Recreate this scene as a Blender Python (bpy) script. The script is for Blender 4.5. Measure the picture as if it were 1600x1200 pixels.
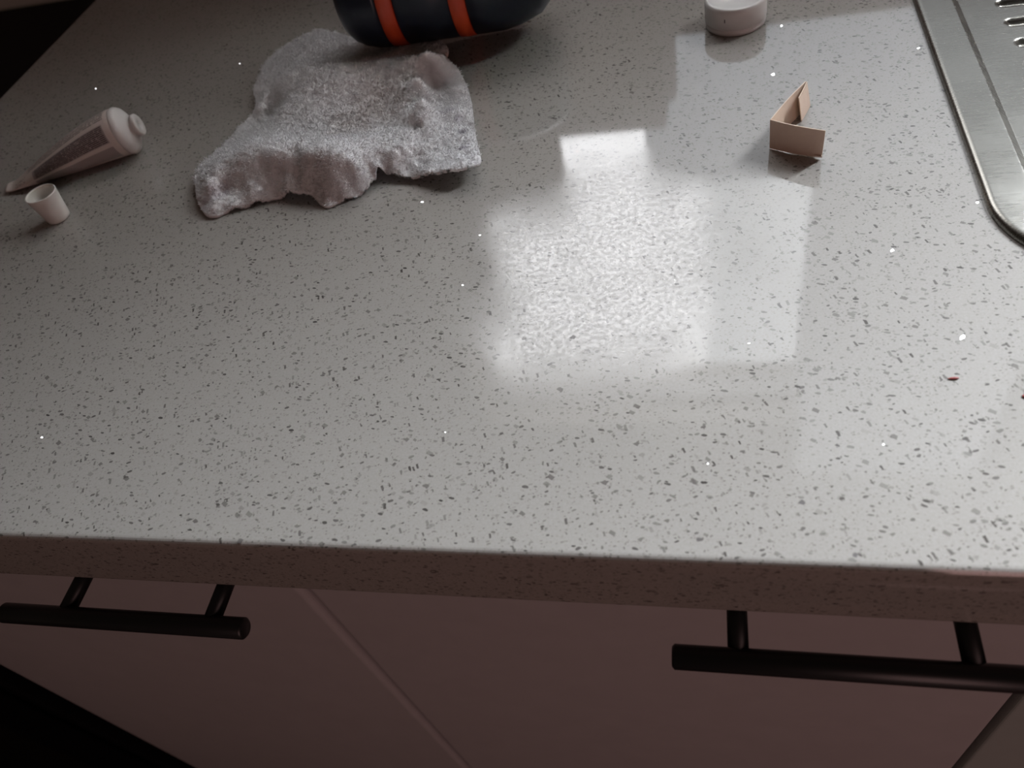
import bpy, bmesh, math, random
import numpy as np
from mathutils import Vector, Matrix

for o in list(bpy.data.objects): bpy.data.objects.remove(o)
SC = bpy.context.scene
COL = SC.collection
random.seed(7); RNG = np.random.default_rng(7)

# ------------------------------------------------------------------ camera
TOP = 0.90                      # height of the worktop surface
CH = 0.26                       # camera height above the worktop
XA = Vector((0.96964177, 0.0171618, 0.24392686)); YA = Vector((0.14062402, 0.77694504, -0.6136622))
ZA = XA.cross(YA)
F = 1235.0
cam = bpy.data.objects.new('camera', bpy.data.cameras.new('camera')); COL.objects.link(cam)
R3 = Matrix((XA, YA, ZA))
cam.matrix_world = Matrix.Translation((0, 0, TOP+CH)) @ R3.to_4x4()
cam.data.sensor_width = 36; cam.data.lens = F/1600*36
cam.data.clip_start = 0.01
cam.data.dof.use_dof = True; cam.data.dof.focus_distance = 0.40; cam.data.dof.aperture_fstop = 11
SC.camera = cam

def P(px, py, z=0.0):
    """point at height z above the worktop that lies along the sight line of a spot in the photograph"""
    d = R3 @ Vector((px-800, -(py-600), -F))
    d = d*((-CH+z)/d.z)
    return Vector((d.x, d.y, TOP+z))

# ------------------------------------------------------------------ world, light, exposure
SC.view_settings.view_transform = 'Standard'; SC.view_settings.look = 'None'
SC.view_settings.exposure = 0.68; SC.view_settings.gamma = 1.0; SC.view_settings.use_curve_mapping = False
W = bpy.data.worlds.new('room_ambient'); SC.world = W; W.use_nodes = True
W.node_tree.nodes['Background'].inputs[0].default_value = (0.62, 0.48, 0.36, 1)
W.node_tree.nodes['Background'].inputs[1].default_value = 0.030

def area(name, x0, x1, z0, z1, y, power, col, spread=180):
    L = bpy.data.lights.new(name, 'AREA'); L.shape = 'RECTANGLE'
    L.size = x1-x0; L.size_y = z1-z0; L.energy = power*(x1-x0)*(z1-z0); L.color = col; L.spread = math.radians(spread)
    o = bpy.data.objects.new(name, L); COL.objects.link(o)
    o.location = ((x0+x1)/2, y, TOP+(z0+z1)/2); o.rotation_euler = (math.radians(-90), 0, 0)
    return o
# daylight outside the window over the worktop
# (left, right, bottom, top, brightness, spread of the light, colour)
for a, b, z0, z1, p, sp, c in (
        (-.400, -.005, .400, .82, 10.6, 160, (.97, .97, 1.0)),     # clear upper left pane
        (-.005, .130, .400, .82, 5.0, 160, (.93, .96, 1.0)),
        (-.400, -.075, .272, .40, 10.0, 155, (.97, .97, 1.0)),
        (.130, .460, .400, 1.14, 1.7, 160, (.90, .94, 1.0)),        # net curtained part
        (-.075, .490, 0.100, .40, 2.0, 170, (.86, .92, 1.0)),
        (.520, .860, .420, 1.14, 350.0, 150, (.87, .925, 1.0))):    # open sky at the right
    area('daylight_outside_window', a, b, z0, z1, .872, p, c, sp)
# added warm fill standing in for the dim room behind the camera
L = bpy.data.lights.new('room_fill', 'AREA'); L.shape = 'RECTANGLE'; L.size = 1.0; L.size_y = 1.2; L.energy = 4.4; L.color = (1.0, .60, .57)
o = bpy.data.objects.new('room_fill', L); COL.objects.link(o); o.location = (1.0, -1.5, 1.15); o.rotation_euler = (math.radians(88), 0, 0)

# ------------------------------------------------------------------ helpers
def link(name, me, mat=None, parent=None, smooth=False):
    o = bpy.data.objects.new(name, me); COL.objects.link(o)
    if mat: me.materials.append(mat)
    if smooth:
        me.polygons.foreach_set('use_smooth', [True]*len(me.polygons))
    if parent: o.parent = parent; o.matrix_parent_inverse = Matrix.Translation(-parent.location)
    return o
def from_bm(name, bm, mat=None, parent=None, smooth=False):
    me = bpy.data.meshes.new(name); bmesh.ops.recalc_face_normals(bm, faces=bm.faces[:]); bm.to_mesh(me); bm.free()
    return link(name, me, mat, parent, smooth)
def tag(o, label=None, cat=None, group=None, kind=None):
    if label: o['label'] = label
    if cat: o['category'] = cat
    if group: o['group'] = group
    if kind: o['kind'] = kind
    return o
def empty(name, loc):
    o = bpy.data.objects.new(name, None); COL.objects.link(o); o.location = loc; o.empty_display_size = .02
    return o
def box_bm(x0, x1, y0, y1, z0, z1, bev=0, seg=3):
    bm = bmesh.new()
    bmesh.ops.create_cube(bm, size=1)
    for v in bm.verts:
        v.co = Vector((x0+(v.co.x+.5)*(x1-x0), y0+(v.co.y+.5)*(y1-y0), z0+(v.co.z+.5)*(z1-z0)))
    if bev: bmesh.ops.bevel(bm, geom=bm.edges[:], offset=bev, segments=seg, profile=.5, affect='EDGES')
    return bm
def lathe_bm(profile, seg=64, M=None):
    """profile of (radius, height) swept about z"""
    bm = bmesh.new(); rings = []
    for r, h in profile:
        if r < 1e-6: rings.append([bm.verts.new((0, 0, h))])
        else: rings.append([bm.verts.new((r*math.cos(2*math.pi*k/seg), r*math.sin(2*math.pi*k/seg), h)) for k in range(seg)])
    for a, b in zip(rings, rings[1:]):
        for k in range(seg):
            k2 = (k+1) % seg
            if len(a) == 1 and len(b) == 1: continue
            if len(a) == 1: bm.faces.new((a[0], b[k], b[k2]))
            elif len(b) == 1: bm.faces.new((a[k], b[0], a[k2]))
            else: bm.faces.new((a[k], b[k], b[k2], a[k2]))
    if M is not None: bm.transform(M)
    return bm
def axis_matrix(origin, axis):
    return Matrix.Translation(origin) @ Vector(axis).to_track_quat('Z', 'Y').to_matrix().to_4x4()

# ------------------------------------------------------------------ materials
def mat(name, col=(0.8, 0.8, 0.8), rough=.5, metal=0, spec=.5):
    m = bpy.data.materials.new(name); m.use_nodes = True
    b = m.node_tree.nodes['Principled BSDF']
    b.inputs['Base Color'].default_value = (*col, 1); b.inputs['Roughness'].default_value = rough
    b.inputs['Metallic'].default_value = metal; b.inputs['Specular IOR Level'].default_value = spec
    return m, m.node_tree, b
class N:
    """small wrapper for wiring nodes"""
    def __init__(s, nt): s.nt = nt
    def add(s, t, **k):
        n = s.nt.nodes.new(t)
        for a, v in k.items(): setattr(n, a, v)
        return n
    def ln(s, a, b): s.nt.links.new(a, b)
    def put(s, sock, v):
        if isinstance(v, (int, float)): sock.default_value = v
        elif isinstance(v, (tuple, list)): sock.default_value = v
        else: s.ln(v, sock)
    def math(s, op, a, b=0.0, c=None, clamp=False):
        n = s.add('ShaderNodeMath', operation=op, use_clamp=clamp)
        s.put(n.inputs[0], a); s.put(n.inputs[1], b)
        if c is not None: s.put(n.inputs[2], c)
        return n.outputs[0]
    def mix(s, f, a, b, blend='MIX'):
        n = s.add('ShaderNodeMix', data_type='RGBA', blend_type=blend)
        s.put(n.inputs[0], f); s.put(n.inputs[6], a); s.put(n.inputs[7], b)
        return n.outputs[2]
    def noise(s, vec, scale, detail=2, rough=.5):
        n = s.add('ShaderNodeTexNoise'); n.inputs['Scale'].default_value = scale
        n.inputs['Detail'].default_value = detail; n.inputs['Roughness'].default_value = rough
        s.ln(vec, n.inputs['Vector']); return n.outputs['Fac']
    def ramp(s, v, a, b, c=0.0, d=1.0):
        n = s.add('ShaderNodeMapRange', interpolation_type='SMOOTHSTEP')
        s.put(n.inputs[0], v)
        for i, q in enumerate((a, b, c, d)): n.inputs[i+1].default_value = q
        return n.outputs[0]
    def obj(s): return s.add('ShaderNodeTexCoord').outputs['Object']
    def gen(s): return s.add('ShaderNodeTexCoord').outputs['UV']
    def bump(s, h, strength, dist):
        n = s.add('ShaderNodeBump'); n.inputs['Strength'].default_value = strength; n.inputs['Distance'].default_value = dist
        s.put(n.inputs['Height'], h); return n.outputs[0]

def quartz():
    m, nt, b = mat('white_speckled_quartz', (.62, .61, .58), .16)
    n = N(nt); oc = n.obj()
    warp = n.add('ShaderNodeTexNoise'); warp.inputs['Scale'].default_value = 420; n.ln(oc, warp.inputs['Vector'])
    sub = n.add('ShaderNodeVectorMath', operation='SUBTRACT'); n.ln(warp.outputs['Color'], sub.inputs[0]); sub.inputs[1].default_value = (.5, .5, .5)
    scl = n.add('ShaderNodeVectorMath', operation='SCALE'); n.ln(sub.outputs[0], scl.inputs[0]); scl.inputs['Scale'].default_value = .0009
    ad = n.add('ShaderNodeVectorMath', operation='ADD'); n.ln(oc, ad.inputs[0]); n.ln(scl.outputs[0], ad.inputs[1])
    base = n.mix(n.noise(oc, 900, 3, .7), (.255, .241, .218, 1), (.385, .366, .34, 1))
    soft = n.noise(oc, 14, 2)
    base = n.mix(n.math('MULTIPLY', soft, .25), base, (.30, .285, .262, 1))
    cur = base
    layers = [ # (rotation x, y, z), stretch, spacing m, size, share of cells holding a chip, tint, opacity
        ((8, 5, 12), (1, 2.3, 3.0), .0044, .24, .38, (.058, .053, .048), 1),
        ((-10, 6, 68), (1, 2.6, 3.2), .0046, .22, .22, (.068, .061, .055), 1),
        ((5, -9, -24), (1, 2.1, 2.8), .0042, .24, .38, (.08, .073, .067), .95),
        ((14, 10, 32), (1, 1.5, 1.8), .0046, .22, .26, (.115, .105, .095), .85),
        ((20, -16, 95), (1, 1.5, 1.5), .0025, .22, .44, (.095, .086, .078), .75),
        ((0, 12, -12), (1, 1.8, 2.2), .0018, .23, .60, (.15, .137, .124), .7),
    ]
    for i, (rot, st, sp, size, share, tint, op) in enumerate(layers):
        mr = n.add('ShaderNodeMapping'); n.ln(ad.outputs[0], mr.inputs['Vector'])
        mr.inputs['Rotation'].default_value = [math.radians(a) for a in rot]
        mp = n.add('ShaderNodeMapping'); n.ln(mr.outputs[0], mp.inputs['Vector'])
        mp.inputs['Scale'].default_value = st; mp.inputs['Location'].default_value = (i*.37, i*.71, i*.13)
        v = n.add('ShaderNodeTexVoronoi', distance='CHEBYCHEV' if i % 2 else 'EUCLIDEAN')
        v.inputs['Scale'].default_value = 1/sp
        n.ln(mp.outputs[0], v.inputs['Vector'])
        sep = n.add('ShaderNodeSeparateColor'); n.ln(v.outputs['Color'], sep.inputs[0])
        has = n.math('LESS_THAN', sep.outputs[0], share)
        rad = n.math('MULTIPLY_ADD', sep.outputs[1], size*1.1, size*.35)
        ins = n.ramp(n.math('SUBTRACT', rad, v.outputs['Distance']), -.01, .02)
        depth = n.math('MULTIPLY_ADD', sep.outputs[2], op*.8, op*.2)
        f = n.math('MULTIPLY', n.math('MULTIPLY', ins, has), depth)
        cur = n.mix(f, cur, (*tint, 1))
    n.ln(cur, b.inputs['Base Color'])
    # dried, wiped residue: slightly rough film with its own patch shapes on the polished stone
    def blob(x, y, rx, ry):
        s_ = n.add('ShaderNodeMapping'); n.ln(oc, s_.inputs['Vector'])
        s_.inputs['Location'].default_value = (-x/rx, -y/ry, 0); s_.inputs['Scale'].default_value = (1/rx, 1/ry, 0)
        ln_ = n.add('ShaderNodeVectorMath', operation='LENGTH'); n.ln(s_.outputs[0], ln_.inputs[0])
        return ln_.outputs['Value']
    c1 = P(930, 410); 
    film = n.ramp(n.math('ADD', blob(c1.x, c1.y, .075, .075), n.math('MULTIPLY', n.noise(oc, 35, 4, .6), 1.1)), 1.9, 1.1)
    grain = n.noise(oc, 1100, 3, .75)
    rg = n.math('ADD', n.math('MULTIPLY_ADD', n.noise(oc, 22, 4, .6), .04, .025), n.math('MULTIPLY', film, .03))
    mott = n.ramp(n.noise(oc, 430, 3, .75), .42, .58)
    rg = n.math('ADD', rg, n.math('MULTIPLY', n.math('MULTIPLY', film, mott), .10))
    n.ln(rg, b.inputs['Roughness'])
    haze = n.ramp(n.noise(oc, 38, 4, .6), .38, .62, .84, 1.0)
    n.ln(n.math('MULTIPLY', haze, n.math('SUBTRACT', 1.0, n.math('MULTIPLY', n.math('MULTIPLY', film, mott), .5))), b.inputs['Specular IOR Level'])
    h = n.math('MULTIPLY', grain, n.math('MULTIPLY_ADD', film, .32, .04))
    n.ln(n.bump(h, .3, .0003), b.inputs['Normal'])
    b.inputs['Coat Weight'].default_value = 0.0
    b.inputs['IOR'].default_value = 1.49
    return m
M_QUARTZ = quartz()

def plain(name, col, rough, metal=0, spec=.5, nscale=60, namt=.06, bump=0, bdist=.0005):
    m, nt, b = mat(name, col, rough, metal, spec); n = N(nt); oc = n.obj()
    f = n.noise(oc, nscale, 3)
    n.ln(n.mix(f, tuple(c*(1-namt) for c in col)+(1,), tuple(min(1, c*(1+namt)) for c in col)+(1,)), b.inputs['Base Color'])
    if bump: n.ln(n.bump(n.noise(oc, nscale*8, 3), bump, bdist), b.inputs['Normal'])
    return m
M_DOOR = plain('white_cabinet_lacquer', (.45, .425, .43), .38, bump=.05)
M_PANEL = plain('pale_grey_panel', (.33, .36, .34), .45)
M_CARC = plain('cabinet_board', (.42, .40, .39), .6)
M_BLACK = plain('matt_black_metal', (.008, .008, .010), .38)
M_APPL = plain('black_appliance_enamel', (.004, .004, .005), .6, spec=.08)
M_GLASSB = plain('black_glass_top', (.003, .003, .004), .45, spec=.05)
M_WALL = plain('wall_paint', (.55, .52, .47), .8)
M_FLOOR = plain('dark_floor_vinyl', (.10, .065, .05), .6)
M_FRAME = plain('white_window_frame', (.75, .75, .74), .4)
M_NAVY = plain('dark_navy_plastic', (.008, .012, .022), .33, spec=.4)
M_ORANGE = plain('orange_rubber', (.50, .055, .014), .45)
M_WHITEP = plain('white_plastic', (.63, .61, .585), .42)
M_CAPP = plain('milky_cap_plastic', (.66, .63, .58), .35)
M_RED = plain('red_crumb', (.22, .02, .015), .5)
M_CHIPD = plain('dark_stone_chip', (.10, .09, .085), .3)
M_JAR = plain('dark_sill_item', (.03, .03, .035), .4)
m_, nt_, b_ = mat('mirror_fleck', (.95, .95, .95), .06, 1); M_MIRROR = m_

def kraft():
    m, nt, b = mat('kraft_cardboard', (.46, .29, .17), .75); n = N(nt); oc = n.obj()
    f = n.noise(oc, 500, 4, .7); g = n.noise(oc, 60, 2)
    n.ln(n.mix(n.math('MULTIPLY_ADD', f, .6, n.math('MULTIPLY', g, .4)), (.56, .42, .32, 1), (.70, .56, .45, 1)), b.inputs['Base Color'])
    return m
M_KRAFT = kraft()

def steel():
    m, nt, b = mat('brushed_stainless_steel', (.50, .49, .46), .27, 1); n = N(nt); oc = n.obj()
    mp = n.add('ShaderNodeMapping'); mp.inputs['Scale'].default_value = (25, 420, 25); mp.inputs['Rotation'].default_value = (0, 0, .35)
    n.ln(oc, mp.inputs['Vector'])
    s = n.noise(mp.outputs[0], 3, 3, .6)
    v = n.add('ShaderNodeTexVoronoi', feature='DISTANCE_TO_EDGE'); v.inputs['Scale'].default_value = 95; n.ln(oc, v.inputs['Vector'])
    scr = n.ramp(v.outputs['Distance'], 0.0, .02, 1, 0)
    big = n.noise(oc, 30, 3)
    n.ln(n.math('ADD', n.math('MULTIPLY_ADD', s, .12, .16), n.math('MULTIPLY', big, .12)), b.inputs['Roughness'])
    n.ln(n.bump(n.math('ADD', s, n.math('MULTIPLY', n.noise(oc, 700, 2), .5)), .12, .0004), b.inputs['Normal'])
    n.ln(n.mix(big, (.20, .193, .172, 1), (.28, .27, .245, 1)), b.inputs['Base Color'])
    return m
M_STEEL = steel()

# ------------------------------------------------------------------ setting
WY = .745
def struct(o): o['kind'] = 'structure'; return o
struct(from_bm('floor', box_bm(-2.5, 2.5, -2.0, WY+.12, -.05, 0), M_FLOOR))
# back wall with the window opening
X0, X1, Z0, Z1 = -.355, .48, TOP+.225, TOP+.755
X2, X3, Z2, Z3 = .515, .82, TOP+.42, TOP+1.08
X4, Z4 = -.04, TOP+.13
bm = bmesh.new()
for a in ((-2.5, X0, 0, 2.4), (X1, X2, 0, 2.4), (X3, 2.5, 0, 2.4), (X0, X4, 0, Z0), (X4, X1, 0, Z4), (X0, .130, Z1, 2.4), (.130, X1, Z3, 2.4), (X2, X3, 0, Z2), (X2, X3, Z3, 2.4)):
    t = box_bm(a[0], a[1], WY, WY+.12, a[2], a[3]); me = bpy.data.meshes.new('t'); t.to_mesh(me); t.free(); bm.from_mesh(me); bpy.data.meshes.remove(me)
struct(from_bm('wall_back', bm, M_WALL))
wf = struct(empty('window_1', ((X0+X1)/2, .80, Z0)))
bm = bmesh.new()
for a in ((X0, X0+.012, Z0, Z1), (X1-.012, X1, Z0, Z1), (X0, X4, Z0, Z0+.010), (X4, X4+.01, Z4, Z0), (X4, X1, Z4, Z4+.01), (X0, .130, Z1-.012, Z1), (.130, X1, Z3-.012, Z3)):
    t = box_bm(a[0], a[1], .79, .83, a[2], a[3]); me = bpy.data.meshes.new('t'); t.to_mesh(me); t.free(); bm.from_mesh(me); bpy.data.meshes.remove(me)
from_bm('window_frame', bm, M_FRAME, wf)
wf2 = struct(empty('window_2', ((X2+X3)/2, .80, Z2)))
bm = bmesh.new()
for a in ((X2, X2+.012, Z2, Z3), (X3-.012, X3, Z2, Z3), (X2, X3, Z2, Z2+.010), (X2, X3, Z3-.012, Z3)):
    t = box_bm(a[0], a[1], .79, .83, a[2], a[3]); me = bpy.data.meshes.new('t'); t.to_mesh(me); t.free(); bm.from_mesh(me); bpy.data.meshes.remove(me)
from_bm('window_frame', bm, M_FRAME, wf2)
struct(from_bm('trim_1', box_bm(X0-.02, X4, WY-.008, .79, Z0-.018, Z0-.0002, .002), M_FRAME))

bm = bmesh.new()  # unseen stepped blocks added to cut the window's reflection on the worktop
for a in ((X0+.012, -.163, Z0+.0102, Z0+.125), (X0+.012, -.272, Z0+.1252, Z0+.310)):
    t = box_bm(a[0], a[1], .765, .785, a[2], a[3]); me = bpy.data.meshes.new('t'); t.to_mesh(me); t.free(); bm.from_mesh(me); bpy.data.meshes.remove(me)
struct(from_bm('reflection_blocker', bm, M_WALL))

# ------------------------------------------------------------------ worktop with the cut-out for the drainer
FY = .1303                       # front edge
wl, wr = -.5705, 1.2
bm = bmesh.new()
def rrect(x0, x1, y0, y1, r, seg=14):
    pts = []
    for cx, cy, a0 in ((x0+r, y0+r, 180), (x1-r, y0+r, 270), (x1-r, y1-r, 0), (x0+r, y1-r, 90)):
        for k in range(seg+1):
            a = math.radians(a0+90*k/seg); pts.append((cx+r*math.cos(a), cy+r*math.sin(a)))
    return pts
bm = box_bm(wl, wr, FY, WY-.001, TOP-.041, TOP)
fe = [e for e in bm.edges if all(abs(v.co.y-FY) < 1e-5 for v in e.verts) and abs(e.verts[0].co.z-e.verts[1].co.z) < 1e-5]
bmesh.ops.bevel(bm, geom=fe, offset=.0028, segments=5, profile=.5, affect='EDGES')
work = from_bm('worktop', bm, M_QUARTZ)
SX0, SX1, SY0, SY1 = .1215, .72, .262, .70
cut = bmesh.new(); pts = rrect(SX0+.006, SX1-.006, SY0+.006, SY1-.006, .045)
lo = [cut.verts.new((x, y, TOP-.1)) for x, y in pts]; hi = [cut.verts.new((x, y, TOP+.1)) for x, y in pts]
cut.faces.new(lo[::-1]); cut.faces.new(hi)
for k in range(len(pts)): cut.faces.new((lo[k], lo[(k+1) % len(pts)], hi[(k+1) % len(pts)], hi[k]))
cutter = from_bm('cutter', cut)
md = work.modifiers.new('c', 'BOOLEAN'); md.object = cutter; md.operation = 'DIFFERENCE'; md.solver = 'EXACT'
dg = bpy.context.evaluated_depsgraph_get(); nm = bpy.data.meshes.new_from_object(work.evaluated_get(dg))
work.modifiers.clear(); work.data = nm; work.data.name = 'worktop'
bpy.data.objects.remove(cutter)
tag(work, 'white quartz worktop with grey speckles and a square front edge', 'worktop')

# bright mirror flecks set in the stone, each aimed to throw the window's glint at the camera
eye = Vector((0, 0, TOP+CH))
def fleck(px, py, w, h, ang, m=M_MIRROR, name='mirror_fleck', lift=.00025, tilt=True, lab=None):
    c = P(px, py); bm = bmesh.new(); k = 7
    nrm = Vector((0, 0, 1))
    if tilt:
        v = (eye-c).normalized(); l = (Vector((-.10, .84, TOP+.52))-c).normalized(); nrm = (v+l).normalized()
    M = axis_matrix(c+Vector((0, 0, lift)), nrm) @ Matrix.Rotation(ang, 4, 'Z')
    vs = []
    for i in range(k):
        a = 2*math.pi*i/k; r = 1+.25*math.sin(i*2.3+px)
        vs.append((w*r*math.cos(a), h*r*math.sin(a)))
    top = [bm.verts.new((x, y, 0)) for x, y in vs]; bot = [bm.verts.new((x, y, -.0009)) for x, y in vs]
    bm.faces.new(top); bm.faces.new(bot[::-1])
    for i in range(k): bm.faces.new((top[i], bot[i], bot[(i+1) % k], top[(i+1) % k]))
    bm.transform(M)
    o = from_bm(name, bm, m, work)
    if lab: o['label'] = lab
    return o
for px, py, w, h in ((1208, 117, .0014, .0014), (1394, 392, .0011, .0012), (1503, 528, .0017, .0012), (66, 684, .0008, .0007), (660, 316, .0008, .0012),
                     (750, 368, .0006, .0008), (723, 446, .0007, .0007), (1380, 695, .0005, .0005), (1106, 725, .0005, .0004), (1435, 76, .0008, .001),
                     (1527, 317, .0009, .0009), (696, 676, .0004, .0004), (1170, 537, .0006, .0005), (150, 139, .0006, .0006), (1221, 41, .0010, .0011),
                     (375, 100, .0005, .0006)):
    fleck(px, py, w*.75, h*.75, px*.7)
for px, py, w, h, a in ((895, 527, .0016, .0010, .3), (232, 659, .0011, .0006, .5), (1253, 785, .0013, .001, .2), (1093, 843, .0012, .0009, 0), (375, 845, .0014, .001, 0), (1336, 867, .0011, .0009, 0)):
    fleck(px, py, w, h, a, M_CHIPD, 'stone_chip', .00003, False, 'darker grey stone chip')

# ------------------------------------------------------------------ base cabinet
CY = .179
cab = empty('base_cabinet', (-.21, .4, 0)); tag(cab, 'white base cabinet with two doors under the left and middle of the worktop', 'cabinet')
from_bm('cabinet_body', box_bm(wl+.001, .148, CY+.0005, WY-.005, .10, TOP-.0415), M_CARC, cab)
def door(x0, x1, parent, name='door'):
    return from_bm(name, box_bm(x0, x1, CY-.020, CY, .11, TOP-.0445, .0045, 6), M_DOOR, parent)
CYF = CY-.020
d1 = door(wl+.002, -.2160, cab); d2 = door(-.2125, .1475, cab)
def bar_handle(parent, x0, x1, xp, z, y):
    r = .0049
    M = axis_matrix(Vector((x0, y, z)), (1, 0, 0)); L = x1-x0
    h = from_bm('handle', lathe_bm([(0, 0), (r-.001, 0), (r, .001), (r, L-.001), (r-.001, L), (0, L)], 32, M), M_BLACK, parent, True)
    for x in xp:
        from_bm('handle_post', lathe_bm([(0, 0), (.0040, 0), (.0040, CYF-y), (0, CYF-y)], 24, axis_matrix(Vector((x, y+.003, z)), (0, 1, 0))), M_BLACK, h, True)
HZ = TOP-.0512; HY = .1155
bar_handle(d1, -.3375, -.2040, (-.3020, -.2225), HZ, HY)
bar_handle(d2, -.0165, .1180, (.0085, .0905), HZ, HY)
cab2 = empty('sink_cabinet', (.5, .4, 0)); tag(cab2, 'greyish panel fronted cabinet beneath the sink, at the lower right corner', 'cabinet')
from_bm('cabinet_body', box_bm(.150, wr, CY+.0005, .255, .10, TOP-.0415), M_CARC, cab2)
from_bm('door', box_bm(.1505, .70, CYF, CY, .11, TOP-.0445, .0022, 4), M_PANEL, cab2)

# black appliance beside the left end of the worktop
ap = empty('cooker', (-.88, .44, 0)); tag(ap, 'black cooker standing against the left end of the worktop', 'cooker')
from_bm('cooker_body', box_bm(-1.172, wl-.004, .149, WY-.01, .02, TOP-.018, .003), M_APPL, ap)
from_bm('cooker_top', box_bm(-1.172, wl-.004, .154, WY-.01, TOP-.0178, TOP-.008, .002), M_GLASSB, ap)
from_bm('oven_door', box_bm(-1.16, wl-.012, .124, .1485, .16, TOP-.14, .004), M_GLASSB, ap)

# ------------------------------------------------------------------ stainless drainer
def drainer():
    r = .050; nx, ny = 420, 440
    # finer columns near the visible left side
    xs = np.concatenate([np.linspace(SX0, SX0+.09, 300), np.linspace(SX0+.09, SX1, 120)[1:]])
    ys = np.linspace(SY0, SY1, ny)
    Xg, Yg = np.meshgrid(xs, ys, indexing='ij')
    cx = (SX0+SX1)/2; cy = (SY0+SY1)/2
    def sd(x, y, inset, rr):
        hx = (SX1-SX0)/2-inset-rr; hy = (SY1-SY0)/2-inset-rr
        qx = np.abs(x-cx)-hx; qy = np.abs(y-cy)-hy
        return np.hypot(np.maximum(qx, 0), np.maximum(qy, 0))+np.minimum(np.maximum(qx, qy), 0)-rr
    D = -sd(Xg, Yg, 0, r)                                   # distance inwards from the outline
    sm = lambda t: np.clip(t, 0, 1)**2*(3-2*np.clip(t, 0, 1))
    # pull grid points outside the outline back on to it
    H = np.zeros_like(D)
    H = .0005+.0030*np.sqrt(np.clip(1-(1-np.clip(D/.0032, 0, 1))**2, 0, 1))
    H -= .0042*(.8*np.clip((D-.0188)/.0046, 0, 1)+.2*sm((D-.0180)/.0062))
    # pressed drainage channels running away from the left side
    for k in range(-1, 18):
        yk = .4904+.022*(1-k)
        if yk > SY1-.05 or yk < SY0+.045: continue
        half = .0050; x0 = .1625
        dx = np.maximum(x0+half-Xg, 0); dx = np.maximum(dx, Xg-(SX1-.06))
        d = np.hypot(dx, Yg-yk)
        H -= .0030*sm((half-d)/(half*.85))
    out = D < 0
    # outline snap
    inside = ~out
    idx = -np.ones(D.shape, int); V = []
    gxs, gys = Xg.copy(), Yg.copy()
    near = out & (D > -.0022)
    # move near-outside points onto the outline along the gradient
    for it in range(2):
        d = sd(gxs, gys, 0, r); e = 1e-5
        gx = (sd(gxs+e, gys, 0, r)-d)/e; gy = (sd(gxs, gys+e, 0, r)-d)/e
        gxs = np.where(near, gxs-d*gx, gxs); gys = np.where(near, gys-d*gy, gys)
    keep = inside | near
    idx[keep] = np.arange(keep.sum())
    V = np.stack([gxs[keep], gys[keep], np.where(near, .0005, H)[keep]+TOP], 1)
    a, b, c, d = idx[:-1, :-1], idx[1:, :-1], idx[1:, 1:], idx[:-1, 1:]
    ok = (a >= 0) & (b >= 0) & (c >= 0) & (d >= 0) & (inside[:-1, :-1] | inside[1:, 1:] | inside[1:, :-1] | inside[:-1, 1:])
    Fq = np.stack([a[ok], b[ok], c[ok], d[ok]], 1)
    me = bpy.data.meshes.new('sink_drainer'); me.from_pydata(V.tolist(), [], Fq.tolist()); me.validate(); me.update()
    bm = bmesh.new(); bm.from_mesh(me)
    loose = [v for v in bm.verts if not v.link_faces]; bmesh.ops.delete(bm, geom=loose, context='VERTS')
    # turned-down lip around the outline
    be = [e for e in bm.edges if e.is_boundary]
    ex = bmesh.ops.extrude_edge_only(bm, edges=be)
    for g in ex['geom']:
        if isinstance(g, bmesh.types.BMVert): g.co.z = TOP+.0001
    bm.to_mesh(me); bm.free()
    return me
dr = link('sink_drainer', drainer(), M_STEEL, smooth=True)
tag(dr, 'stainless steel sink drainer with pressed channels set in the right of the worktop', 'sink')

BOT_A = Vector((-.240, .5235, TOP+.0465)); BOT_B = Vector((-.098, .5370, TOP+.0415)); BOT_R = .0385
# ------------------------------------------------------------------ bottle lying on its side
def bottle():
    A, B = BOT_A, BOT_B
    ax = (B-A).normalized(); L = (B-A).length
    root = empty('drink_bottle', (A+B)/2-Vector((0, 0, .04)))
    tag(root, 'dark navy bottle with two orange bands lying on its side on the cloth', 'bottle')
    M = axis_matrix(A, ax); r = .0385
    prof = [(0, .002), (r*.50, .001), (r*.62, 0), (r*.74, .002), (r*.86, .0065), (r*.94, .0125), (r*.985, .020), (r, .028)]
    for c in (.0365, .0835):
        prof += [(r, c-.0062), (r-.0016, c-.0056), (r-.0016, c+.0056), (r, c+.0062)]
    prof += [(r, L-.036), (r*.985, L-.032), (r*.93, L-.022), (r*.80, L-.008), (r*.6, L-.001), (r*.3, L), (0, L)]
    from_bm('bottle_body', lathe_bm(prof, 96, M), M_NAVY, root, True)
    for c in (.0365, .0835):
        rr = r+.0002
        from_bm('band', lathe_bm([(r-.0015, c-.0055), (rr, c-.0050), (rr+.0003, c), (rr, c+.0050), (r-.0015, c+.0055)], 96, M), M_ORANGE, root, True)['label'] = 'orange rubber band'
    return root
bottle()

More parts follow.
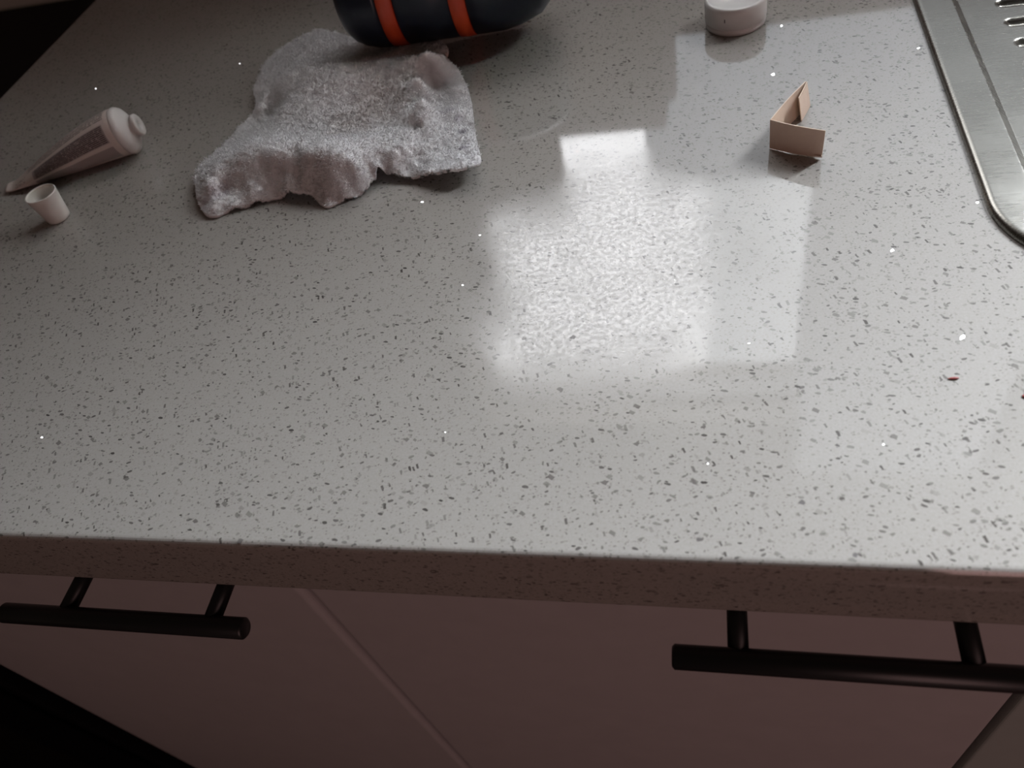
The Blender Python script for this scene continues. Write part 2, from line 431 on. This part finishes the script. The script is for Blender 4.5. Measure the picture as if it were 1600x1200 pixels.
# ------------------------------------------------------------------ white jar lid
def lid():
    c = P(1150, 57); c = Vector((.0190, .5045, TOP))
    root = empty('jar_lid', c); tag(root, 'round white plastic lid standing on the worktop at the top edge', 'lid')
    r = .0187
    prof = [(0, .0003), (r-.002, .0003), (r-.0005, .0008), (r-.0002, .0030), (r-.0009, .0036), (r-.0009, .0040), (r, .0046), (r+.0001, .0150), (r-.0006, .0168),
            (r-.0018, .0172), (r-.0030, .0166), (r-.0036, .0156), (0, .0154)]
    from_bm('lid_shell', lathe_bm(prof, 96, Matrix.Translation(c)), M_WHITEP, root, True)
    # small moulded mark on the side
    a = math.radians(-112)
    q = c+Vector(((r-.0001)*math.cos(a), (r-.0001)*math.sin(a), .0105))
    bm = box_bm(-.0004, .0004, -.0003, .0003, -.0012, .0012, .0002, 1); bm.transform(Matrix.Translation(q) @ Matrix.Rotation(a+math.pi/2, 4, 'Z'))
    from_bm('mould_mark', bm, M_CHIPD, root)['label'] = 'small dark mark on the side'
lid()

# ------------------------------------------------------------------ open cap
def cap():
    c = Vector((-.4100, .3590, TOP))
    prof = [(0, .0002), (.0066, .0002), (.0074, .0008), (.0078, .003), (.0098, .0185), (.0100, .0196), (.0097, .0200), (.0092, .0197), (.0090, .0185), (.0070, .0025), (0, .0020)]
    o = from_bm('tube_cap', lathe_bm(prof, 64, Matrix.Translation(c)), M_CAPP, None, True)
    tag(o, 'small white cap standing open side up in front of the cream tube', 'cap')
cap()

# ------------------------------------------------------------------ cream tube
def tube():
    r = .0158
    S = Vector((-.3860, .4290, TOP+r+.0003)); E = Vector((-.4740, .3955, TOP+.0055))
    root = empty('cream_tube', Vector((-.43, .41, TOP))); tag(root, 'squeezed white cream tube with small dark print lying at the left', 'tube')
    ax = (S-E).normalized(); L = (S-E).length
    side = Vector((0, 0, 1)).cross(ax).normalized(); up = ax.cross(side).normalized()
    print('tube len', L)
    bm = bmesh.new(); uvl = bm.loops.layers.uv.new('UVMap')
    seg, st = 72, 60; rings = []
    for j in range(st+1):
        t = j/st
        # t = 0 crimp, t = 1 shoulder
        k = (.55*min(1, t/.96)+.45*math.sin(min(1, t/.92)*math.pi/2))
        hw = r*(.34+.66*min(1, t/.60)**.8); hh = max(.0011, r*k)
        if t > .97: hw -= .0003*(t-.97)/.03; hh -= .0003*(t-.97)/.03
        c = E.lerp(S, t); c.z = TOP+max(hh, .0012)+.0004+.0008*(1-min(1, t/.25))
        ring = []
        for i in range(seg):
            a = 2*math.pi*i/seg
            dent = 1-.05*math.exp(-((a-1.9)/.5)**2-((t-.45)/.2)**2)
            ring.append(bm.verts.new(c+side*(hw*math.cos(a)*dent)+up*(hh*math.sin(a)*dent)))
        rings.append(ring)
    for j in range(st):
        for i in range(seg):
            f = bm.faces.new((rings[j][i], rings[j][(i+1) % seg], rings[j+1][(i+1) % seg], rings[j+1][i]))
            for lp, (u, v) in zip(f.loops, ((i, j), (i+1, j), (i+1, j+1), (i, j+1))): lp[uvl].uv = (u/seg, v/st)
    bm.faces.new(rings[0]); bm.faces.new(rings[-1][::-1])
    m, nt, b = mat('printed_tube', (.58, .55, .51), .4); n = N(nt); uv = n.gen()
    sep = n.add('ShaderNodeSeparateXYZ'); n.ln(uv, sep.inputs[0]); u, v = sep.outputs[0], sep.outputs[1]
    def band(x, a, b_): return n.math('MULTIPLY', n.math('GREATER_THAN', x, a), n.math('LESS_THAN', x, b_))
    def textlines(u0, u1, v0, v1, rows, dens):
        # rows of small illegible print: thin dashes
        ph = n.math('FRACT', n.math('MULTIPLY', n.math('SUBTRACT', u, u0), rows/(u1-u0)))
        row = n.math('FLOOR', n.math('MULTIPLY', n.math('SUBTRACT', u, u0), rows/(u1-u0)))
        cv = n.add('ShaderNodeCombineXYZ'); n.ln(n.math('MULTIPLY', v, 90), cv.inputs[0]); n.ln(n.math('MULTIPLY', row, 7.3), cv.inputs[1])
        w = n.math('GREATER_THAN', n.noise(cv.outputs[0], 1.0, 1), dens)
        return n.math('MULTIPLY', n.math('MULTIPLY', band(u, u0, u1), band(v, v0, v1)), n.math('MULTIPLY', w, band(ph, .22, .80)))
    col = (.56, .49, .45, 1)
    panel = n.math('MULTIPLY', band(u, .345, .475), band(v, .27, .93))
    col = n.mix(n.math('MULTIPLY', panel, .8), col, (.25, .20, .195, 1))
    col = n.mix(textlines(.35, .47, .29, .92, 10, .40), col, (.06, .045, .045, 1))
    panel2 = n.math('MULTIPLY', band(u, .505, .62), band(v, .27, .93))
    col = n.mix(n.math('MULTIPLY', panel2, .75), col, (.22, .18, .175, 1))
    col = n.mix(textlines(.205, .315, .22, .95, 7, .42), col, (.17, .14, .13, 1))
    col = n.mix(textlines(.33, .45, .09, .20, 5, .48), col, (.20, .15, .14, 1))
    n.ln(col, b.inputs['Base Color'])
    from_bm('tube_body', bm, m, root, True)
    Ms = axis_matrix(Vector((S.x, S.y, S.z)), ax)
    rr = r+.0003
    from_bm('shoulder', lathe_bm([(0, -.002), (rr-.0004, -.002), (rr, -.0005), (rr, .0010), (rr-.0012, .0030), (rr-.004, .0048), (.0085, .0062), (.0062, .0066), (.0062, .0075), (0, .0075)], 64, Ms), M_WHITEP, root, True)
    nk = from_bm('nozzle', lathe_bm([(0, .006), (.0062, .006), (.0062, .0088), (.0074, .0089), (.0074, .0112), (.0068, .0119), (.0022, .0119), (.0018, .0100), (0, .0100)], 48, Ms), M_WHITEP, root, True)
tube()

# ------------------------------------------------------------------ folded piece of cardboard
def cardboard():
    t = .0005; h = .0165
    A, At = P(1203, 232), P(1204, 187, h); B, Bt = P(1284, 246, .001), P(1290, 204, h+.001)
    C, Ct = P(1264, 165), P(1259, 127, h-.0005); D, Dt = P(1252, 190), P(1248, 153, h)
    A.z += .0003; C.z += .0003; D.z += .0003
    def strip(rows_):
        """thin card strip from a list of (foot, top) points"""
        bm = bmesh.new(); rows = []
        for i, (p, q) in enumerate(rows_):
            d = rows_[min(i+1, len(rows_)-1)][0]-rows_[max(i-1, 0)][0]; d.z = 0; d.normalize(); o_ = Vector((-d.y, d.x, 0))*t/2
            rows.append([bm.verts.new(v) for v in (p+o_, p-o_, q-o_, q+o_)])
        for a, b in zip(rows, rows[1:]):
            for k in range(4): bm.faces.new((a[k], a[(k+1) % 4], b[(k+1) % 4], b[k]))
        bm.faces.new(rows[0]); bm.faces.new(rows[-1][::-1])
        return bm
    seq = []
    for k in range(11):
        f = k/10; w = Vector((0, -.0008*math.sin(math.pi*f), 0)); seq.append((B.lerp(A, f)+w, Bt.lerp(At, f)+w))
    for k in range(1, 11):
        f = k/10; w = Vector((-.0006, .0004, 0))*math.sin(math.pi*f); seq.append((A.lerp(C, f)+w, At.lerp(Ct, f)+w))
    o = from_bm('folded_cardboard', strip(seq), M_KRAFT)
    tag(o, 'small folded strip of brown cardboard standing on edge near the sink', 'cardboard')
    e = Vector((.0005, -.0005, 0))
    from_bm('end_flap', strip([(C+e, Ct+e), (C.lerp(D, .5)+Vector((.0005, 0, 0)), Ct.lerp(Dt, .5)+Vector((.0005, 0, 0))), (D, Dt)]), M_KRAFT, o)
    # lower ply showing under the front panel
    g = bmesh.new()
    a, b = A+Vector((.006, -.0010, .0004)), B+Vector((-.0002, -.0016, .0012))
    q = [a, b, b+Vector((-.001, .006, 0)), a+Vector((0, .005, 0))]
    lo = [g.verts.new(v) for v in q]; hi = [g.verts.new(v+Vector((0, 0, .0005))) for v in q]
    g.faces.new(lo[::-1]); g.faces.new(hi)
    for k in range(4): g.faces.new((lo[k], lo[(k+1) % 4], hi[(k+1) % 4], hi[k]))
    from_bm('bottom_flap', g, M_KRAFT, o)
cardboard()

# ------------------------------------------------------------------ crumbs
def crumb(px, py, l, w, ang, lab):
    c = P(px, py); bm = bmesh.new(); bmesh.ops.create_icosphere(bm, subdivisions=2, radius=1)
    for v in bm.verts:
        x = v.co.x; k = (1-.55*max(0, -x)); v.co = Vector((x*l, v.co.y*w*k, v.co.z*.0004*k+.0004))
    bm.transform(Matrix.Translation(c) @ Matrix.Rotation(ang, 4, 'Z'))
    tag(from_bm('crumb', bm, M_RED, None, True), lab, 'crumb')
crumb(1489, 592, .0022, .0006, 0.05, 'dark red sliver lying on the worktop in front of the sink')
crumb(1600, 620, .0009, .0009, 0, 'reddish brown crumb at the right edge of the view')

# ------------------------------------------------------------------ terry cloth
OUT = [ # outline, photograph position and height of the cloth edge there (mm)
 (322,336,2),(312,322,3),(306,300,5),(303,276,6),(312,258,7),(330,244,7),(352,222,6),(374,196,5),(395,178,4),(400,160,5),(396,142,7),(404,118,7),
 (420,92,5),(444,72,5),(470,56,6),(497,46,6),(524,52,4),(552,58,3),(585,52,3),(625,48,3),(664,58,5),(690,66,9),(700,76,10),(697,92,8),(712,106,6),(730,135,5),(738,170,5),(742,205,6),(749,236,9),
 (750,250,10),(736,258,11),(712,264,11),(690,268,9),(660,272,6),(630,275,4),(604,274,3),(588,280,3),(576,294,2),(556,306,2),(532,314,2),(512,322,2),(500,318,2),
 (488,306,4),(474,298,7),(462,300,6),(440,306,3),(412,314,2),(384,322,2),(355,330,2),(338,338,1.5)]
CTL = [ # inner control points: photograph position, height (mm)
 (345,262,15),(330,285,13),(350,300,6),(365,318,5),(335,318,6),(375,250,19),(400,240,21),(430,240,22),(470,246,22),(510,252,22),(550,252,20),(585,246,17),(615,236,14),
 (375,288,9),(400,298,8),(425,281,10),(450,290,9),(410,265,14),(440,262,15),(470,272,12),(500,285,11),(530,290,10),(555,285,8),
 (420,182,1),(412,200,3),(405,165,9),(440,170,15),(430,205,15),(460,210,17),(500,215,15),(545,212,13),(590,205,11),(625,195,10),
 (440,130,16),(470,110,20),(510,104,22),(550,108,21),(590,112,17),(620,118,17),(600,150,12),(560,170,12),(520,165,16),(480,160,18),
 (640,92,22),(665,84,25),(684,80,20),(655,120,23),(660,150,21),(653,180,17),(640,200,12),(625,150,13),(690,112,5),(680,135,3),(684,160,3),(673,185,4),(655,205,7),
 (705,140,8),(715,175,8),(720,210,9),(725,238,9),(695,225,8),(690,190,7),(665,240,8),(635,250,8),(610,258,8),(700,250,9),
 (440,92,11),(470,76,13),(500,64,13),(530,72,8),(560,82,6),(600,80,7),(500,88,13),(545,92,10),(640,68,9)]
def cloth():
    o3 = np.array([[*P(x, y, z/1000)] for x, y, z in OUT]); c3 = np.array([[*P(x, y, z/1000)] for x, y, z in CTL])
    pts = np.vstack([o3, c3]); xy = pts[:, :2]*100; z = (pts[:, 2]-TOP)*1000
    def phi(r): return r*np.sqrt(r+1e-9)*1.0
    D = np.hypot(xy[:, None, 0]-xy[None, :, 0], xy[:, None, 1]-xy[None, :, 1])
    n = len(xy); A = np.zeros((n+3, n+3)); A[:n, :n] = phi(D)+np.eye(n)*(-.03); A[:n, n] = 1; A[:n, n+1:] = xy; A[n, :n] = 1; A[n+1:, :n] = xy.T
    w = np.linalg.solve(A, np.concatenate([z, [0, 0, 0]]))
    # smooth closed outline
    m = len(o3); P_ = []
    for i in range(m):
        p0, p1, p2, p3 = (o3[(i+k-1) % m, :2] for k in range(4))
        for t in np.linspace(0, 1, 8, endpoint=False):
            P_.append(.5*((2*p1)+(-p0+p2)*t+(2*p0-5*p1+4*p2-p3)*t*t+(-p0+3*p1-3*p2+p3)*t**3))
    poly = np.array(P_)
    s = .0009
    x0, y0 = poly.min(0)-s; x1, y1 = poly.max(0)+s
    gx = np.arange(x0, x1, s); gy = np.arange(y0, y1, s); X, Y = np.meshgrid(gx, gy, indexing='ij')
    def inside(px, py):
        r = np.zeros(px.shape, bool); q = np.roll(poly, -1, 0)
        for (ax, ay), (bx, by) in zip(poly, q):
            c = ((ay > py) != (by > py)); xx = (bx-ax)*(py-ay)/(by-ay+1e-15)+ax; r ^= c & (px < xx)
        return r
    In = inside(X, Y)
    # cells touching the inside; outside corners snapped to the outline
    cell = In[:-1, :-1] | In[1:, :-1] | In[1:, 1:] | In[:-1, 1:]
    use = np.zeros_like(In)
    use[:-1, :-1] |= cell; use[1:, :-1] |= cell; use[1:, 1:] |= cell; use[:-1, 1:] |= cell
    vx, vy = X[use], Y[use]; vin = In[use]
    for k in np.where(~vin)[0]:
        d = np.hypot(poly[:, 0]-vx[k], poly[:, 1]-vy[k]); j = d.argmin(); vx[k], vy[k] = poly[j]
    def height(px, py):
        q = np.stack([px, py], 1)*100
        out = np.empty(len(q))
        for i in range(0, len(q), 4000):
            d = np.hypot(q[i:i+4000, None, 0]-xy[None, :, 0], q[i:i+4000, None, 1]-xy[None, :, 1])
            out[i:i+4000] = phi(d)@w[:n]+w[n]+q[i:i+4000]@w[n+1:]
        # soft small rumples
        out += .7*np.sin(px*310+2*np.sin(py*170))*np.sin(py*260+1.5*np.sin(px*190))+.35*np.sin(px*760+py*500)*np.sin(py*690-px*330)
        q1, q2 = px*1500+3*np.sin(py*560), py*1350+3*np.sin(px*500+1)
        out += .42*np.sin(q1)*np.sin(q2)+.22*np.sin(px*2900-py*1500+2*np.sin(py*900))*np.sin(py*3100+px*1100)+RNG.normal(0, .08, len(out))
        # the bottle presses the cloth down where it lies
        ax_ = BOT_B-BOT_A; tt = ((px-BOT_A.x)*ax_.x+(py-BOT_A.y)*ax_.y)/(ax_.x**2+ax_.y**2)
        dd = ((py-BOT_A.y)*ax_.x-(px-BOT_A.x)*ax_.y)/math.hypot(ax_.x, ax_.y)
        zb = (BOT_A.z-TOP+tt*ax_.z)-np.sqrt(np.clip(BOT_R**2-dd**2, 0, None))-.0006
        near = (np.abs(dd) < BOT_R) & (tt > -.06) & (tt < 1.05)
        return np.where(near, np.minimum(np.clip(out, 2.2, 40)/1000, np.maximum(zb, .0020)), np.clip(out, 2.2, 40)/1000)
    hz = height(vx, vy)
    idx = -np.ones(In.shape, int); idx[use] = np.arange(use.sum())
    a, b, c, d = (q[cell] for q in (idx[:-1, :-1], idx[1:, :-1], idx[1:, 1:], idx[:-1, 1:]))
    Fq = np.stack([a, b, c, d], 1); nv = len(vx)
    th = .0018
    Vt = np.stack([vx, vy, hz+TOP], 1); Vb = Vt-np.array([0, 0, th])
    faces = Fq.tolist()+[[q+nv for q in f[::-1]] for f in Fq.tolist()]
    ec = {}
    for f in Fq.tolist():
        for i in range(4):
            e = (f[i], f[(i+1) % 4]); ec[e] = 1
    for (p, q) in list(ec):
        if (q, p) not in ec: faces.append([q, p, p+nv, q+nv])
    me = bpy.data.meshes.new('terry_cloth'); me.from_pydata(np.vstack([Vt, Vb]).tolist(), [], faces); me.validate(); me.update()
    return me, Vt, Fq
def cloth_mat(name):
    m, nt, b = mat(name, (.85, .83, .82), .95, 0, .1); n = N(nt); oc = n.obj()
    def spot(px, py, z, r, soft=.5):
        c = P(px, py, z/1000); s = n.add('ShaderNodeVectorMath', operation='DISTANCE'); n.ln(oc, s.inputs[0]); s.inputs[1].default_value = c
        return n.ramp(n.math('ADD', n.math('MULTIPLY', s.outputs['Value'], 1/r), n.math('MULTIPLY', n.noise(oc, 90, 3), .9)), 1.5, 1.5-soft)
    col = n.mix(n.noise(oc, 30, 3), (.98, .975, .985, 1), (.96, .945, .945, 1))
    col = n.mix(n.math('MULTIPLY', spot(600, 160, 12, .030, .9), .45), col, (.50, .42, .38, 1))
    col = n.mix(n.math('MULTIPLY', spot(545, 195, 12, .022, .9), .35), col, (.50, .42, .38, 1))
    col = n.mix(n.math('MULTIPLY', spot(650, 110, 18, .022, .9), .35), col, (.52, .44, .40, 1))
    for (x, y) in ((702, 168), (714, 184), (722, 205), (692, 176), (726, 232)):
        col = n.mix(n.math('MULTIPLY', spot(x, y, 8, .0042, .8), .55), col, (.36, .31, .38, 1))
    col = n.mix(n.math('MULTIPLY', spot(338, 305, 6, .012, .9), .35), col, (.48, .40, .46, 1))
    n.ln(col, b.inputs['Base Color'])
    b.inputs['Sheen Weight'].default_value = .6; b.inputs['Sheen Roughness'].default_value = .6; b.inputs['Subsurface Weight'].default_value = .8; b.inputs['Subsurface Radius'].default_value = (1, 1, 1); b.inputs['Subsurface Scale'].default_value = .0025
    n.ln(n.bump(n.noise(oc, 900, 3, .7), .8, .0012), b.inputs['Normal'])
    return m
M_TERRY = cloth_mat('white_terry')
M_PILE = cloth_mat('white_terry_pile'); n_ = N(M_PILE.node_tree); pb_ = M_PILE.node_tree.nodes['Principled BSDF']
tr_ = n_.add('ShaderNodeBsdfTranslucent'); mx_ = n_.add('ShaderNodeMixShader'); mx_.inputs[0].default_value = .5
n_.ln(pb_.inputs['Base Color'].links[0].from_socket, tr_.inputs['Color']); pb_.inputs['Subsurface Weight'].default_value = 0
n_.ln(pb_.outputs[0], mx_.inputs[1]); n_.ln(tr_.outputs[0], mx_.inputs[2])
n_.ln(mx_.outputs[0], [q for q in M_PILE.node_tree.nodes if q.type == 'OUTPUT_MATERIAL'][0].inputs['Surface'])
me, Vt, Fq = cloth()
towel = link('terry_cloth', me, M_TERRY, smooth=True)
tag(towel, 'crumpled white terry cloth lying on the worktop beside the dark bottle', 'cloth')
def pile():
    """short looped tufts standing off the cloth"""
    Pq = Vt[Fq]; a = Pq[:, 1]-Pq[:, 0]; b = Pq[:, 3]-Pq[:, 0]; nr = np.cross(a, b); ar = np.linalg.norm(nr, axis=1); nr /= ar[:, None]+1e-12
    K = 30000; pick = RNG.choice(len(Fq), K, p=ar/ar.sum()); u, v = RNG.random(K), RNG.random(K)
    q = Pq[pick]; base = (q[:, 0]*((1-u)*(1-v))[:, None]+q[:, 1]*(u*(1-v))[:, None]+q[:, 2]*(u*v)[:, None]+q[:, 3]*((1-u)*v)[:, None])
    nn = nr[pick]
    # tufts lean in clumps
    g = lambda p, f, s: np.sin(p[:, 0]*f+s)*np.cos(p[:, 1]*f*1.13+s*2.1)
    lean = np.stack([g(base, 900, 1)+g(base, 370, 3), g(base, 830, 5)+g(base, 410, 2), np.zeros(K)], 1)*.45+RNG.normal(0, .42, (K, 3))
    d = nn+lean; d /= np.linalg.norm(d, axis=1)[:, None]
    L = (RNG.uniform(.0007, .0016, K)*(1+.25*g(base, 520, 4)))[:, None]
    bend = RNG.normal(0, .4, (K, 3)); t1 = np.cross(d, RNG.normal(0, 1, (K, 3))); t1 /= np.linalg.norm(t1, axis=1)[:, None]; t2 = np.cross(d, t1)
    rings = []
    for k, (f, r) in enumerate(((-.1, .00030), (.5, .00027), (1.0, .00010))):
        cc = base+d*L*f+bend*L*(max(f, 0)**2)*.45
        for j in range(3):
            an = 2*math.pi*j/3; rings.append(cc+t1*r*math.cos(an)+t2*r*math.sin(an))
    V = np.stack(rings, 1).reshape(-1, 3); V[:, 2] = np.maximum(V[:, 2], TOP+.0002)
    o = np.arange(K)[:, None]*9; Fs = []
    for k in range(2):
        for j in range(3):
            j2 = (j+1) % 3; Fs.append(o+np.array([[k*3+j, k*3+j2, k*3+3+j2, k*3+3+j]]))
    Fs = np.stack(Fs, 1).reshape(-1, 4); nf = len(Fs)
    me = bpy.data.meshes.new('terry_pile'); me.vertices.add(len(V)); me.vertices.foreach_set('co', V.ravel())
    me.loops.add(nf*4); me.loops.foreach_set('vertex_index', Fs.ravel().astype(np.int32))
    me.polygons.add(nf); me.polygons.foreach_set('loop_start', np.arange(0, nf*4, 4, dtype=np.int32)); me.polygons.foreach_set('loop_total', np.full(nf, 4, np.int32))
    me.update(); me.validate()
    o = link('terry_pile', me, M_PILE, towel, True); o['kind'] = 'stuff'; o['label'] = 'soft looped pile'
pile()
